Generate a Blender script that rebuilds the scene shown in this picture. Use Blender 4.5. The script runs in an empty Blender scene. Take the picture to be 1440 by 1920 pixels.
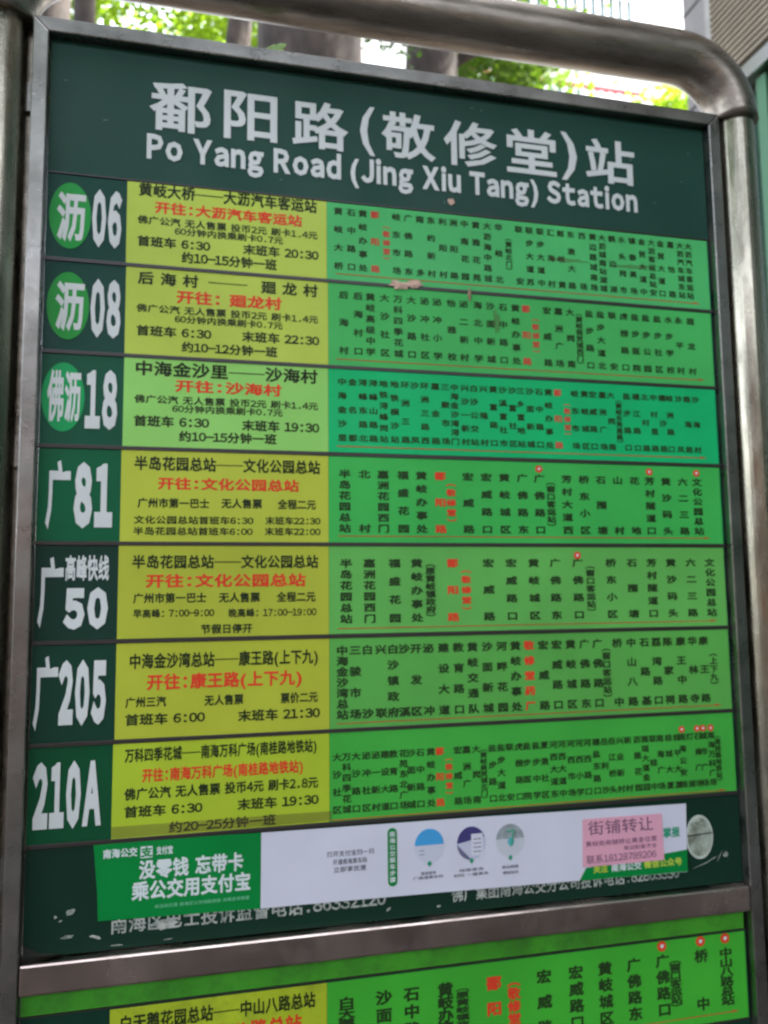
import bpy, bmesh, math, random
from mathutils import Vector, Matrix, noise
random.seed(7)
S = bpy.context.scene
COL = S.collection
R = math.radians
Z0 = 1.07                      # height of the poster opening's lower edge above the pavement

# ---------------------------------------------------------------- camera
cam = bpy.data.cameras.new('camera'); camo = bpy.data.objects.new('camera', cam); COL.objects.link(camo)
right = Vector((0.97211117, -0.23424492, -0.01136614)); up = Vector((-0.01291542, -0.10186468, 0.99471442))
fwd = Vector((0.23416461, 0.9668262, 0.10204916))
m = Matrix((right, up, -fwd)).transposed().to_4x4()
m.translation = Vector((0.18930379, -1.08113214, 0.43232713 + Z0))
camo.matrix_world = m
cam.sensor_fit = 'HORIZONTAL'; cam.sensor_width = 36.0; cam.lens = 36.0 * 1516.0 / 1440.0
cam.clip_start = 0.02; cam.clip_end = 600
cam.dof.use_dof = True; cam.dof.focus_distance = .58; cam.dof.aperture_fstop = 11.5
S.camera = camo

# ---------------------------------------------------------------- daylight
SUN_EL, SUN_AZ = R(50), R(86)          # azimuth clockwise from +Y: from the right, the shop building shades the sign
w = bpy.data.worlds.new('World'); S.world = w; w.use_nodes = True
nt = w.node_tree; bg = nt.nodes['Background']
sky = nt.nodes.new('ShaderNodeTexSky'); sky.sky_type = 'NISHITA'; sky.sun_disc = False
sky.sun_elevation = SUN_EL; sky.sun_rotation = SUN_AZ; sky.dust_density = 4.0; sky.air_density = 1.0; sky.ozone_density = 1.0
hz = nt.nodes.new('ShaderNodeHueSaturation'); hz.inputs['Saturation'].default_value = .42      # thin white haze: a pale sky
nt.links.new(sky.outputs[0], hz.inputs['Color']); nt.links.new(hz.outputs[0], bg.inputs[0]); bg.inputs[1].default_value = 0.15
sun = bpy.data.lights.new('sun', 'SUN'); sun.energy = 2.6; sun.angle = R(0.5); sun.color = (1, .95, .86)
suno = bpy.data.objects.new('sun', sun); COL.objects.link(suno)
sd = Vector((math.sin(SUN_AZ) * math.cos(SUN_EL), math.cos(SUN_AZ) * math.cos(SUN_EL), math.sin(SUN_EL)))
suno.rotation_euler = sd.to_track_quat('Z', 'Y').to_euler()
vs = S.view_settings; S.display_settings.display_device = 'sRGB'
vs.view_transform = 'Standard'; vs.look = 'None'; vs.gamma = 1; vs.use_curve_mapping = False
vs.exposure = 3.3
S.cycles.use_denoising = True
S.cycles.max_bounces = 8; S.cycles.diffuse_bounces = 3; S.cycles.glossy_bounces = 4; S.cycles.transmission_bounces = 4
S.cycles.sample_clamp_indirect = 6

# ---------------------------------------------------------------- materials
def lin(c):
    return tuple(((v / 255 / 12.92) if v / 255 <= .04045 else ((v / 255 + .055) / 1.055) ** 2.4) for v in c)
def mat(name, rgb, rough=.6, metal=0., var=.0, scale=8., spec=.5, bump=0., bscale=60., rough_var=0., dirt=None, dirt_scale=3., dirt_amt=.5,
        transl=0., alpha=1., stretch=(1, 1, 1), coat=0.):
    m = bpy.data.materials.new(name); m.use_nodes = True; t = m.node_tree; N = t.nodes; L = t.links
    p = N['Principled BSDF']; p.inputs['Roughness'].default_value = rough; p.inputs['Metallic'].default_value = metal
    p.inputs['Specular IOR Level'].default_value = spec; p.inputs['Base Color'].default_value = (*rgb, 1)
    if coat: p.inputs['Coat Weight'].default_value = coat; p.inputs['Coat Roughness'].default_value = .15
    tc = N.new('ShaderNodeTexCoord'); mp = N.new('ShaderNodeMapping'); L.new(tc.outputs['Object'], mp.inputs[0]); mp.inputs['Scale'].default_value = stretch
    cur = None
    if var or dirt:
        nz = N.new('ShaderNodeTexNoise'); nz.inputs['Scale'].default_value = scale; nz.inputs['Detail'].default_value = 6; L.new(mp.outputs[0], nz.inputs[0])
        mr = N.new('ShaderNodeMapRange'); mr.inputs[1].default_value = .3; mr.inputs[2].default_value = .7
        mr.inputs[3].default_value = 1 - var; mr.inputs[4].default_value = 1 + var; L.new(nz.outputs[0], mr.inputs[0])
        mx = N.new('ShaderNodeMix'); mx.data_type = 'RGBA'; mx.blend_type = 'MULTIPLY'; mx.inputs[0].default_value = 1
        mx.inputs[6].default_value = (*rgb, 1); L.new(mr.outputs[0], mx.inputs[7]); cur = mx.outputs[2]
        if dirt:
            n2 = N.new('ShaderNodeTexNoise'); n2.inputs['Scale'].default_value = dirt_scale; n2.inputs['Detail'].default_value = 8; n2.inputs['Roughness'].default_value = .7
            L.new(mp.outputs[0], n2.inputs[0]); r2 = N.new('ShaderNodeMapRange'); r2.inputs[1].default_value = .45; r2.inputs[2].default_value = .72
            r2.inputs[3].default_value = 0; r2.inputs[4].default_value = dirt_amt; L.new(n2.outputs[0], r2.inputs[0])
            m2 = N.new('ShaderNodeMix'); m2.data_type = 'RGBA'; L.new(r2.outputs[0], m2.inputs[0]); L.new(cur, m2.inputs[6]); m2.inputs[7].default_value = (*dirt, 1); cur = m2.outputs[2]
            if metal:
                im = N.new('ShaderNodeMath'); im.operation = 'MULTIPLY_ADD'; L.new(r2.outputs[0], im.inputs[0]); im.inputs[1].default_value = -.6 * metal; im.inputs[2].default_value = metal
                L.new(im.outputs[0], p.inputs['Metallic'])
        L.new(cur, p.inputs['Base Color'])
    if rough_var:
        n3 = N.new('ShaderNodeTexNoise'); n3.inputs['Scale'].default_value = scale * 1.7; n3.inputs['Detail'].default_value = 5; L.new(mp.outputs[0], n3.inputs[0])
        r3 = N.new('ShaderNodeMapRange'); r3.inputs[1].default_value = .3; r3.inputs[2].default_value = .7; r3.inputs[3].default_value = rough - rough_var; r3.inputs[4].default_value = rough + rough_var
        L.new(n3.outputs[0], r3.inputs[0]); L.new(r3.outputs[0], p.inputs['Roughness'])
    if bump:
        nb = N.new('ShaderNodeTexNoise'); nb.inputs['Scale'].default_value = bscale; nb.inputs['Detail'].default_value = 5; L.new(mp.outputs[0], nb.inputs[0])
        b = N.new('ShaderNodeBump'); b.inputs['Strength'].default_value = bump; b.inputs['Distance'].default_value = .01; L.new(nb.outputs[0], b.inputs['Height']); L.new(b.outputs[0], p.inputs['Normal'])
    if transl:
        tr = N.new('ShaderNodeBsdfTranslucent'); ms = N.new('ShaderNodeMixShader'); ms.inputs[0].default_value = transl
        tr.inputs[0].default_value = (rgb[0] * 1.6, rgb[1] * 1.5, rgb[2] * .6, 1)
        L.new(p.outputs[0], ms.inputs[1]); L.new(tr.outputs[0], ms.inputs[2]); L.new(ms.outputs[0], N['Material Output'].inputs[0])
    if alpha < 1: p.inputs['Alpha'].default_value = alpha
    return m
K = 1.0
def print_mat(name, rgb, k=1.0, rough=.5, var=.05, **kw):
    c = tuple(min(.85, v * K * k) for v in lin(rgb)); kw.setdefault('spec', .2)
    kw.setdefault('dirt', tuple(v * .55 for v in c)); kw.setdefault('dirt_scale', 4.5); kw.setdefault('dirt_amt', .22)
    return mat(name, c, rough=rough, var=var + .03, scale=6, rough_var=.12, bump=.04, bscale=90, **kw)
M = {}
M['steel'] = mat('weathered_steel', (.25, .24, .222), rough=.31, metal=1, var=.25, scale=14, rough_var=.09, dirt=(.08, .075, .06), dirt_scale=9, dirt_amt=.55, bump=.05, bscale=250)
M['tube'] = mat('pipe_steel', (.33, .305, .24), rough=.24, metal=1, var=.22, scale=10, rough_var=.1, stretch=(4, 4, 1), dirt=(.07, .068, .045), dirt_scale=7, dirt_amt=.6, bump=.05, bscale=180)
M['topbar'] = mat('dull_pipe_steel', (.30, .265, .225), rough=.34, metal=1, var=.25, scale=9, rough_var=.1, stretch=(1, 5, 5), dirt=(.05, .042, .034), dirt_scale=12, dirt_amt=.6, bump=.08, bscale=180)
M['rail'] = mat('polished_steel', (.42, .34, .30), rough=.2, metal=1, var=.2, scale=12, rough_var=.1, dirt=(.13, .09, .07), dirt_scale=7, dirt_amt=.65)
M['black'] = mat('dark_rail', (.026, .020, .018), rough=.4)
M['back'] = mat('backing_board', (.02, .026, .02), rough=.7, var=.2)
M['white'] = print_mat('white_print', (212, 216, 214), rough=.5, var=.03)
M['worn'] = mat('worn_white_print', (.42, .44, .40), rough=.7, var=.25, scale=60, dirt=(.02, .06, .04), dirt_scale=110, dirt_amt=.95)
M['ink'] = print_mat('black_ink', (38, 50, 22), rough=.5, var=.1)
M['ink_green'] = print_mat('faded_black_ink', (36, 62, 26), rough=.5, var=.1)
M['red'] = print_mat('red_ink', (226, 66, 40), rough=.5, var=.06)
M['red_faded'] = print_mat('faded_red_ink', (205, 72, 62), rough=.5, var=.08)
M['line'] = print_mat('direction_line_ink', (176, 96, 50), rough=.5, var=.12)
TEXT = [
('Y','t1','黄岐大桥——大沥汽车客运站',115.6,362.2,983.3,986.6,18.2),
('R','r','开往:大沥汽车客运站',137.0,341.2,961.2,961.4,15.6),
('Y','s','佛广公汽_无人售票_投币2元_刷卡1.4元',115.0,362.7,939.7,944.4,11.8),
('Y','s','60分钟内换乘刷卡0.7元',164.4,313.8,928.2,931.5,11.2),
('Y','m','首班车_6:30',115.6,213.6,910.4,913.6,13.7),
('Y','m','末班车_20:30',256.0,364.2,911.3,914.0,14.1),
('Y','m','约10-15分钟一班',173.4,305.1,892.1,894.9,14.8),
('Y','t1','后_海_村',116.5,198.9,859.5,861.2,16.6),
('Y','t1','——',210.4,263.7,861.2,861.0,1.5),
('Y','t1','廻_龙_村',280.5,363.4,859.3,861.2,17.1),
('R','r','开往:_廻龙村',167.1,312.7,837.2,837.9,16.8),
('Y','s','佛广公汽_无人售票_投币2元_刷卡1.4元',115.9,363.2,817.7,819.6,11.5),
('Y','s','60分钟内换乘刷卡0.7元',166.2,313.4,805.6,807.1,10.9),
('Y','m','首班车_6:30',116.6,216.3,786.2,788.9,13.4),
('Y','m','末班车_22:30',255.3,364.7,786.4,789.5,13.8),
('Y','m','约10-12分钟一班',175.2,306.3,767.5,768.9,13.6),
('Y','t1','中海金沙里——沙海村',116.4,363.0,736.5,735.5,18.6),
('R','r','开往:沙海村',167.0,312.9,714.3,714.1,15.5),
('Y','s','佛广公汽_无人售票_投币2元_刷卡1.4元',115.6,362.8,695.4,693.3,11.3),
('Y','s','60分钟内换乘刷卡0.7元',164.7,313.5,683.4,682.4,10.7),
('Y','m','首班车_6:30',115.6,214.7,663.9,665.5,13.7),
('Y','m','末班车_19:30',256.1,364.3,662.7,664.7,14.1),
('Y','m','约10-15分钟一班',173.5,305.4,645.6,645.7,13.5),
('Y','t1','半岛花园总站——文化公园总站',117.6,365.6,607.3,608.9,17.5),
('R','r','开往:文化公园总站',147.0,336.6,581.8,582.0,15.1),
('Y','m','广州市第一巴士',122.6,215.9,555.5,556.1,12.0),
('Y','m','无人售票',229.9,286.1,556.3,556.6,12.2),
('Y','m','全程二元',305.0,359.4,556.3,556.5,12.4),
('Y','s','文化公园总站首班车6:30',118.2,274.1,532.9,534.0,10.9),
('Y','s','末班车22:30',288.5,365.3,533.5,534.3,11.2),
('Y','s','半岛花园总站首班车6:00',117.9,273.3,518.3,519.2,10.8),
('Y','s','末班车22:00',287.7,365.3,519.3,519.2,11.1),
('Y','t1','半岛花园总站——文化公园总站',117.2,362.7,478.8,477.8,16.5),
('R','r','开往:文化公园总站',133.7,345.8,454.3,452.8,16.2),
('Y','m','广州市第一巴士',119.5,213.4,431.5,431.3,12.1),
('Y','m','无人售票',227.7,283.9,431.1,431.0,12.3),
('Y','m','全程二元',303.8,358.5,431.1,430.8,12.5),
('Y','s','早高峰:_7:00-9:00',119.9,223.6,411.9,411.4,11.5),
('Y','s','晚高峰:_17:00-19:00',240.9,359.4,411.1,410.1,11.8),
('Y','m','节假日停开',205.3,273.5,390.9,389.4,11.6),
('Y','t1','中海金沙湾总站——康王路(上下九)',117.0,360.7,351.9,349.6,17.9),
('R','r','开往:康王路(上下九)',137.9,338.7,325.9,321.7,18.6),
('Y','m','广州三汽',112.6,164.5,299.9,298.8,12.3),
('Y','m','无人售票',210.6,262.7,298.6,297.6,12.6),
('Y','m','票价二元',309.4,361.2,297.5,296.9,12.8),
('Y','m','首班车_6:00',112.5,213.6,278.8,276.4,13.4),
('Y','m','末班车_21:30',253.4,364.1,277.5,275.4,13.9),
('Y','t1','万科四季花城——南海万科广场(南桂路地铁站)',113.2,358.4,235.9,231.0,16.0),
('R','r','开往:南海万科广场(南桂路地铁站)',134.7,340.2,210.4,205.1,15.4),
('Y','m','佛广公汽_无人售票_投币4元_刷卡2.8元',113.3,361.3,188.2,183.4,13.6),
('Y','m','首班车_6:30',113.8,211.5,164.8,163.4,13.1),
('Y','m','末班车_19:30',253.5,361.9,164.7,162.9,13.5),
('Y','m','约20-25分钟一班',168.1,305.5,142.8,141.0,12.9),
('W','g','沥',13.8,50.0,934.8,937.9,70.7),
('W','n','06',58.1,95.9,937.8,938.7,84.0),
('W','g','沥',15.4,51.2,813.2,815.0,69.7),
('W','n','08',59.0,97.1,813.5,814.9,83.6),
('W','g','佛沥',7.6,51.3,692.6,692.7,63.0),
('W','n','18',55.6,95.6,691.2,691.0,83.1),
('W','g','广',11.4,40.5,564.8,564.5,92.2),
('W','n','81',44.9,92.2,564.8,564.8,88.9),
('W','g','广',5.7,35.3,440.4,440.1,92.7),
('W','g','高峰快线',36.4,90.9,469.9,470.5,29.8),
('W','n','50',35.9,89.8,420.0,419.2,55.3),
('W','g','广',4.3,32.2,315.2,315.2,94.5),
('W','n','205',32.8,90.0,315.2,313.8,84.7),
('W','n','210A',6.6,87.2,192.6,188.6,85.2),
('W','T','鄱',128.6,212.7,1106.6,1109.5,76.8),
('W','T','阳',229.6,304.4,1107.9,1109.9,80.0),
('W','T','路',325.8,407.6,1105.5,1105.6,84.8),
('W','T','(',425.1,447.5,1109.6,1110.0,77.8),
('W','T','敬',457.1,540.9,1104.6,1106.1,87.1),
('W','T','修',553.4,638.7,1107.7,1109.1,87.1),
('W','T','堂',654.2,736.5,1105.0,1106.4,83.5),
('W','T',')',744.8,771.9,1110.9,1109.0,81.0),
('W','T','站',786.4,871.9,1105.5,1105.1,83.8),
('W','e','Po_Yang_Road_(Jing_Xiu_Tang)_Station',126.3,873.9,1042.0,1048.4,54.4),
('G','L','南海公交',90.3,132.6,116.1,115.3,10.2),
('G','L','支付宝',154.1,175.0,115.1,114.8,9.2),
('G','L','没零钱_忘带卡',132.3,264.0,92.8,92.8,21.2),
('G','L','乘公交用支付宝',124.0,273.2,68.8,66.7,21.1),
('G','l','本活动仅限_南海区公交线路使用_详情咨询客服',153.1,271.3,48.7,46.9,4.3),
('K','k','打开支付宝扫一扫',371.2,435.9,92.2,92.0,6.8),
('K','k','开通南海乘车码',379.2,426.0,81.6,81.4,6.8),
('K','k','立即享优惠',380.0,425.0,72.3,71.2,6.8),
('P','p','街铺转让',747.1,854.0,97.4,95.8,18.8),
('P','p','黄岐街商铺转让黄金位置',743.4,857.9,76.9,74.3,7.2),
('P','p','周边配套齐全',803.1,857.5,66.0,65.9,5.8),
('P','p','联系18128789206',743.7,856.1,53.0,55.1,11.5),
('g','g','掌报',868.1,897.1,81.6,81.2,13.2),
('y','y','关注',754.1,778.5,39.7,39.7,9.9),
('w','w','南海公交',782.6,832.2,40.1,38.7,10.0),
('y','y','微信公众号',834.3,897.9,39.2,40.0,10.1),
('K','k','搜索服务',499.7,522.1,56.8,56.6,4.0),
('K','k','广佛通乘车码',488.8,531.9,52.1,50.3,4.0),
('K','k','线路查询',554.3,590.1,56.5,55.4,4.1),
('K','k','扫码_一键乘车',546.0,597.5,50.4,48.6,4.1),
('K','k','到站提醒',616.7,641.7,55.2,54.7,4.1),
('K','k','便捷出行',617.7,641.5,47.5,47.1,4.1),
('F','f','南海区巴士投诉监督电话:86332120',100.2,452.2,27.0,24.8,17.0),
('F','f','佛广集团南海公交分公司投诉电话:82803330',541.8,893.6,22.4,17.6,14.4),
]
COLS = {
'06':'392:黄岐大桥 411:石中路口 428:黄岐办事处 446:鄱阳路:r 463:敬修堂:rp 478:岐东市场 496:广佛路东 514:南_多 531:东约新村 549:利阳村 566:洲阳路 583:中南花园 601:黄雅花苑 619:大沥海中路城 637:华岐北 653:黄岐北门:p 670:联安 687:联步大道苏 705:联步大道中 722:汇海村 739:郎岐黄 756:东漖大路 775:西场 793:黄边路城南场 809:大沥城南站湖城:d 826:鹤边湖 843:水头岗市 861:镇泰高场 878:金贸大道中 895:大沥客运总站安:d 911:金贸大道口 929:嘉怡路 946:大沥汽车城东站:d 961:大沥汽车客运站:d',
'08':'399:后海村 420:后海村口 438:黄岐高级中学 459:大沙社区 479:万科四季花城 499:大沙路口 519:泌冲社区 538:泌冲小学 560:怡雅校 579:泌二新村 601:海北中学 621:沙面新城 641:石中路口 661:黄岐办事处 678:鄱阳路:r 693:敬修堂:rp 712:宏威路 731:嘉洲广场 750:大岗南 765:黄岐商贸城西门:p 782:盐步路口 801:盐步大道北 821:联安 841:虎榜路口 860:盐步医院 879:盐步公园 899:盐步社区 919:水步学校 937:永平村 958:廻龙村',
'18':'396:中海金沙里 411:金名都 426:浔峰东路北 441:浔峰山路路 456:地铁浔峰岗站 472:地铁横沙站 488:环洲三路 502:沙凤 517:环洲三路西 533:嘉金路 548:三聚市场 562:中海金沙湾浔门:d 578:兴沙一新村 592:白沙公交站 607:兴隆村 622:黄富路口 637:沙溪富社市 652:沙富社区 665:三乡富地站 680:沙面新城 695:石中路口 710:黄岐办事处 725:鄱阳路:r 740:敬修堂:rp 753:岐东市场 769:黄岐城区 783:宏威路口 799:嘉洲广场 813:大岗南 826:黄岐东秀南路:p 840:盐步路口 856:穗江路口 871:北村路 886:中村里路 901:穗沙路 914:岐洲路口 930:沙凤 945:路海路 960:沙海村',
'81':'399:半岛花园总站 427:北村 454:嘉洲花园西门 483:福盛花园 510:黄岐办事处 538:鄱阳路:r 554:敬修堂:rp 580:宏威路 608:宏威路口 636:黄岐城区 664:广佛路东 691:广佛路口:c 709:窖口客运站:p 735:芳村大道西 763:桥东小区 791:石围塘 819:山村 847:花地 873:芳村隧道口:c 901:黄沙码头 930:六二三路 955:文化公园总站:c',
'50':'400:半岛花园总站 433:嘉洲花园西门 469:福盛花园 501:黄岐办事处 521:原黄岐镇政府:p 554:鄱阳路:r 574:敬修堂:rp 608:宏威路 643:宏威路口 678:黄岐城区 712:广佛路东 748:广佛路口:c 768:窖口客运站:p 802:桥东小区 837:石围塘 870:芳村隧道口 903:黄沙码头 937:六二三路 970:文化公园总站',
'205':'394:中海金沙湾总站 412:三骏市场 429:白沙 448:兴联 465:白沙镇政府 481:沙溪 498:开发区 516:泌冲 538:建设大道 560:教育路口 581:黄岐交通队 603:沙面新城 625:河畔花园 646:黄岐办事处 667:敬修堂药厂:r 689:宏威路 710:宏威路口 732:黄岐城区 754:广佛路东 775:广佛路口 789:窖口客运站:p 807:桥中 830:中山八路 852:石路基 872:荔湾路口 891:陈家祠 913:康王中路 933:华林寺 952:康王路 968:上下九:p',
'210A':'386:大沙社区 399:万科四季花城 412:大沙路口 426:泌冲社区 439:泌一新村 452:建设大道 464:教育路口 478:花苑东北广场 489:沙面新城 502:石中路口 517:黄岐办事处 530:鄱阳路:r 543:敬修堂:rp 556:宏威路 569:嘉洲广场 583:大岗南 594:黄岐商贸城北门:p 607:盐步路口 620:盐步大道北 633:联安 647:虎榜路口 659:盐步医院 673:盐步中学 686:夏漖社区 700:河西大道东 713:河西大道中 727:河西市场 740:河西小学 753:河西路口 767:穗盐东路口 780:岳利沙 792:岳江桥头 805:兴业新村 818:新村 833:沥雅花园 846:雅瑶大道金园:d 859:联桂中 871:南海广场 885:桂城大厦 899:桂平大厦 908:南海公安局:c 921:灯湖 934:石肯广场:c 944:城市广场:c 957:南海万科广场:cd 968:南桂路地铁站:p',
'low':'447:沙面新城 485:石中路口 532:黄岐办事处 556:原黄岐镇政府:p 601:鄱阳路:r 630:敬修堂:rp 675:宏威路 723:宏威路口 768:黄岐城区 813:广佛路东 859:广佛路口:c 879:窖口客运站:p 922:桥中:c 963:中山八路总站:c',
}
# ---------------------------------------------------------------- helpers
def root(name, label, cat, loc, group=None, kind=None):
    o = bpy.data.objects.new(name, None); COL.objects.link(o); o.location = loc; o.empty_display_size = .1
    o['label'] = label; o['category'] = cat
    if group: o['group'] = group
    if kind: o['kind'] = kind
    o['_base'] = tuple(loc)
    return o
class MB:
    def __init__(s): s.v = []; s.f = []
    def quad(s, pts): n = len(s.v); s.v += [tuple(p) for p in pts]; s.f.append(tuple(range(n, n + len(pts))))
    def box(s, x0, x1, y0, y1, z0, z1):
        n = len(s.v); s.v += [(x, y, z) for z in (z0, z1) for y in (y0, y1) for x in (x0, x1)]
        s.f += [tuple(n + i for i in q) for q in ((0, 2, 3, 1), (4, 5, 7, 6), (0, 1, 5, 4), (1, 3, 7, 5), (3, 2, 6, 7), (2, 0, 4, 6))]
    def prism(s, poly, y0, y1):          # polygon of (x, z), thickness from y0 (front) to y1
        n = len(s.v); k = len(poly)
        s.v += [(x, y0, z) for x, z in poly] + [(x, y1, z) for x, z in poly]
        s.f.append(tuple(n + i for i in range(k))); s.f.append(tuple(n + k + i for i in reversed(range(k))))
        for i in range(k): j = (i + 1) % k; s.f.append((n + i, n + k + i, n + k + j, n + j))
    def tube(s, pts, rads, seg=12, cap=True):
        pts = [Vector(p) for p in pts]; n0 = len(s.v); prev = None
        for i, p in enumerate(pts):
            d = (pts[min(i + 1, len(pts) - 1)] - pts[max(i - 1, 0)]).normalized()
            a = d.orthogonal().normalized() if prev is None else (prev - d * prev.dot(d)).normalized()
            prev = a; b = d.cross(a); r = rads[i] if hasattr(rads, '__len__') else rads
            for k in range(seg):
                t = 2 * math.pi * k / seg; s.v.append(tuple(p + (a * math.cos(t) + b * math.sin(t)) * r))
            if i:
                for k in range(seg):
                    j = (k + 1) % seg; q = n0 + (i - 1) * seg
                    s.f.append((q + k, q + j, q + seg + j, q + seg + k))
        if cap:
            s.f.append(tuple(n0 + k for k in reversed(range(seg)))); s.f.append(tuple(n0 + (len(pts) - 1) * seg + k for k in range(seg)))
    def disc(s, cx, cz, rx, rz, y0, y1, seg=32, a0=0, a1=360):
        s.prism([(cx + rx * math.cos(R(a0 + (a1 - a0) * k / seg)), cz + rz * math.sin(R(a0 + (a1 - a0) * k / seg))) for k in range(seg + (0 if a1 - a0 >= 360 else 1))], y0, y1)
    def build(s, name, mt, parent=None, kind=None, smooth=False, bevel=0, label=None, off=(0, 0, 0)):
        me = bpy.data.meshes.new(name)
        me.from_pydata([(x + off[0], y + off[1], z + off[2]) for x, y, z in s.v], [], s.f)
        bm = bmesh.new(); bm.from_mesh(me)
        if len(s.f) < 20000: bmesh.ops.recalc_face_normals(bm, faces=bm.faces)
        if bevel: bmesh.ops.bevel(bm, geom=list(bm.edges), offset=bevel, segments=2, affect='EDGES', profile=.5)
        bm.to_mesh(me); bm.free()
        if smooth:
            for p in me.polygons: p.use_smooth = True
        me.materials.append(mt)
        return link(name, me, parent, kind, label)
def link(name, me, parent=None, kind=None, label=None):
    o = bpy.data.objects.new(name, me); COL.objects.link(o)
    if parent is not None:
        b = parent
        while b.parent is not None: b = b.parent
        o.parent = parent
        if parent is b and b.type == 'EMPTY': o.matrix_parent_inverse = Matrix.Translation(b.location).inverted()
    if kind: o['kind'] = kind
    if label: o['label'] = label
    return o
def tag(o, label, cat, group=None):
    o['label'] = label; o['category'] = cat
    if group: o['group'] = group
    return o

# ---- lettering: outlines of the built-in font as flat meshes
_g = {}
def glyph(s, bold=.0):
    k = (s, bold)
    if k not in _g:
        c = bpy.data.curves.new('glyph', 'FONT'); c.body = s; c.resolution_u = 2; c.bevel_depth = bold; c.bevel_resolution = 0; c.fill_mode = 'FRONT' if not bold else 'BOTH'
        o = bpy.data.objects.new('glyph', c); COL.objects.link(o)
        dg = bpy.context.evaluated_depsgraph_get()
        me = bpy.data.meshes.new_from_object(o.evaluated_get(dg))
        zs = max([abs(v.co.z) for v in me.vertices] or [1]) or 1
        vs_ = [(v.co.x, v.co.y, v.co.z / zs) for v in me.vertices]
        keep = [p for p in me.polygons if min(vs_[i][2] for i in p.vertices) > -.5]     # front half only
        fs = [tuple(p.vertices) for p in keep]
        used = sorted({i for f in fs for i in f}); ix = {u: n for n, u in enumerate(used)}
        fs = [tuple(ix[i] for i in f) for f in fs]; vs_ = [vs_[i] for i in used]
        bpy.data.objects.remove(o); bpy.data.curves.remove(c); bpy.data.meshes.remove(me)
        xs = [v[0] for v in vs_] or [0, 1]; ys = [v[1] for v in vs_] or [0, 1]
        _g[k] = (vs_, fs, (min(xs), max(xs), min(ys), max(ys)))
    return _g[k]
EM = glyph('国')[2]
EMW = (EM[1] - EM[0]) * 1.09
def wide(c):
    if c == '-': return '－'
    return chr(ord(c) + 0xFEE0) if 33 <= ord(c) < 127 and c not in '()' else c
def put(mb, s, x0, x1, z0, z1, y, bold=0., fit='bbox', slope=0., shear=0.):
    """set the string s into the box x0..x1, z0..z1 (fit 'em': one square character in its cell)"""
    run = []; pen = 0.
    if fit == 'em': run = [(glyph(s, bold), 0.)]; bb = EM
    else:
        for c in s:
            if c == ' ': pen += .36 * EMW; continue
            if c == '—': run.append((None, pen)); pen += EMW; continue
            g = glyph(wide(c), bold); gb = g[2]; w_ = gb[1] - gb[0]
            if ord(c) > 0x2000: run.append((g, pen + (EMW - (EM[0] + EM[1])) / 2 if w_ > .5 * EMW else pen + (EMW - w_) / 2 - gb[0])); pen += EMW
            elif fit == 'bbox' and (c.isdigit() or c in '.:-'): adv = .56 * EMW; run.append((g, pen + (adv - w_) / 2 - gb[0])); pen += adv
            else: run.append((g, pen + .045 * EMW - gb[0])); pen += w_ + .09 * EMW
        xs = [(o + g[2][0], o + g[2][1]) if g else (o, o + EMW) for g, o in run]
        lo = min(v[0] for v in xs); hi = max(v[1] for v in xs)
        gl = [g for g, o in run if g]
        if not gl or (any(ord(c) > 0x2000 for c in s) and len(s) > 1): b0, b1 = EM[2], EM[3]
        else: b0 = min(g[2][2] for g in gl); b1 = max(g[2][3] for g in gl)
        bb = (lo, hi, b0, b1)
    sx = (x1 - x0) / max(bb[1] - bb[0], 1e-6); sz = (z1 - z0) / max(bb[3] - bb[2], 1e-6)
    multi = len(run) > 1 and fit == 'bbox'
    for g, o in run:
        n = len(mb.v)
        if g is None:
            zc = (z0 + z1) / 2; a = x0 + (o - bb[0]) * sx; b = x0 + (o + EMW - bb[0]) * sx; t = .0007
            mb.v += [(a, y, zc - t), (b, y, zc - t), (b, y, zc + t), (a, y, zc + t)]; mb.f.append((n, n + 1, n + 2, n + 3)); continue
        xm_ = (g[2][0] + g[2][1]) / 2; sh_ = .88 if multi and g[2][1] - g[2][0] > .5 * EMW else 1.
        for x, zz, d in g[0]:
            x = xm_ + (x - xm_) * sh_
            mb.v.append((x0 + (x + o - bb[0]) * sx, y - max(d, 0) * .00012, z0 + (zz - bb[2]) * sz))
        mb.f += [tuple(n + i for i in f) for f in g[1]]

# ---------------------------------------------------------------- the ground and the street
M['paving'] = mat('paving', (.05, .04, .035), rough=.85, var=.2, scale=3, bump=.2)
M['asphalt'] = mat('asphalt', (.032, .030, .030), rough=.9, var=.2, scale=6, bump=.3)
M['kerb'] = mat('kerb_stone', (.33, .32, .30), rough=.85, var=.15)
M['soil'] = mat('soil', (.05, .042, .03), rough=.95, var=.3, scale=3)
M['paint'] = mat('road_paint', (.72, .72, .68), rough=.7, var=.15, scale=12)
g = MB(); g.quad([(-150, -150, -.14), (150, -150, -.14), (150, 150, -.14), (-150, 150, -.14)]); g.build('ground', M['soil'], kind='structure')
g = MB(); g.box(-60, 60, -3.0, 3.4, -.13, 0); g.build('pavement', M['paving'], kind='structure')
g = MB(); g.box(-60, 60, -3.16, -3.003, -.13, .004); g.build('kerb', M['kerb'], kind='structure')
g = MB(); g.box(-60, 60, -13, -3.165, -.138, -.12); g.build('road', M['asphalt'], kind='structure')
g = MB()
for i in range(-12, 12): g.box(i * 5, i * 5 + 2.6, -8.1, -7.97, -.118, -.115)
g.build('road_markings', M['paint'], kind='structure')
g = MB(); g.box(-60, 60, -17, -13.005, -.13, .01); g.build('far_pavement', M['paving'], kind='structure')

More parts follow.
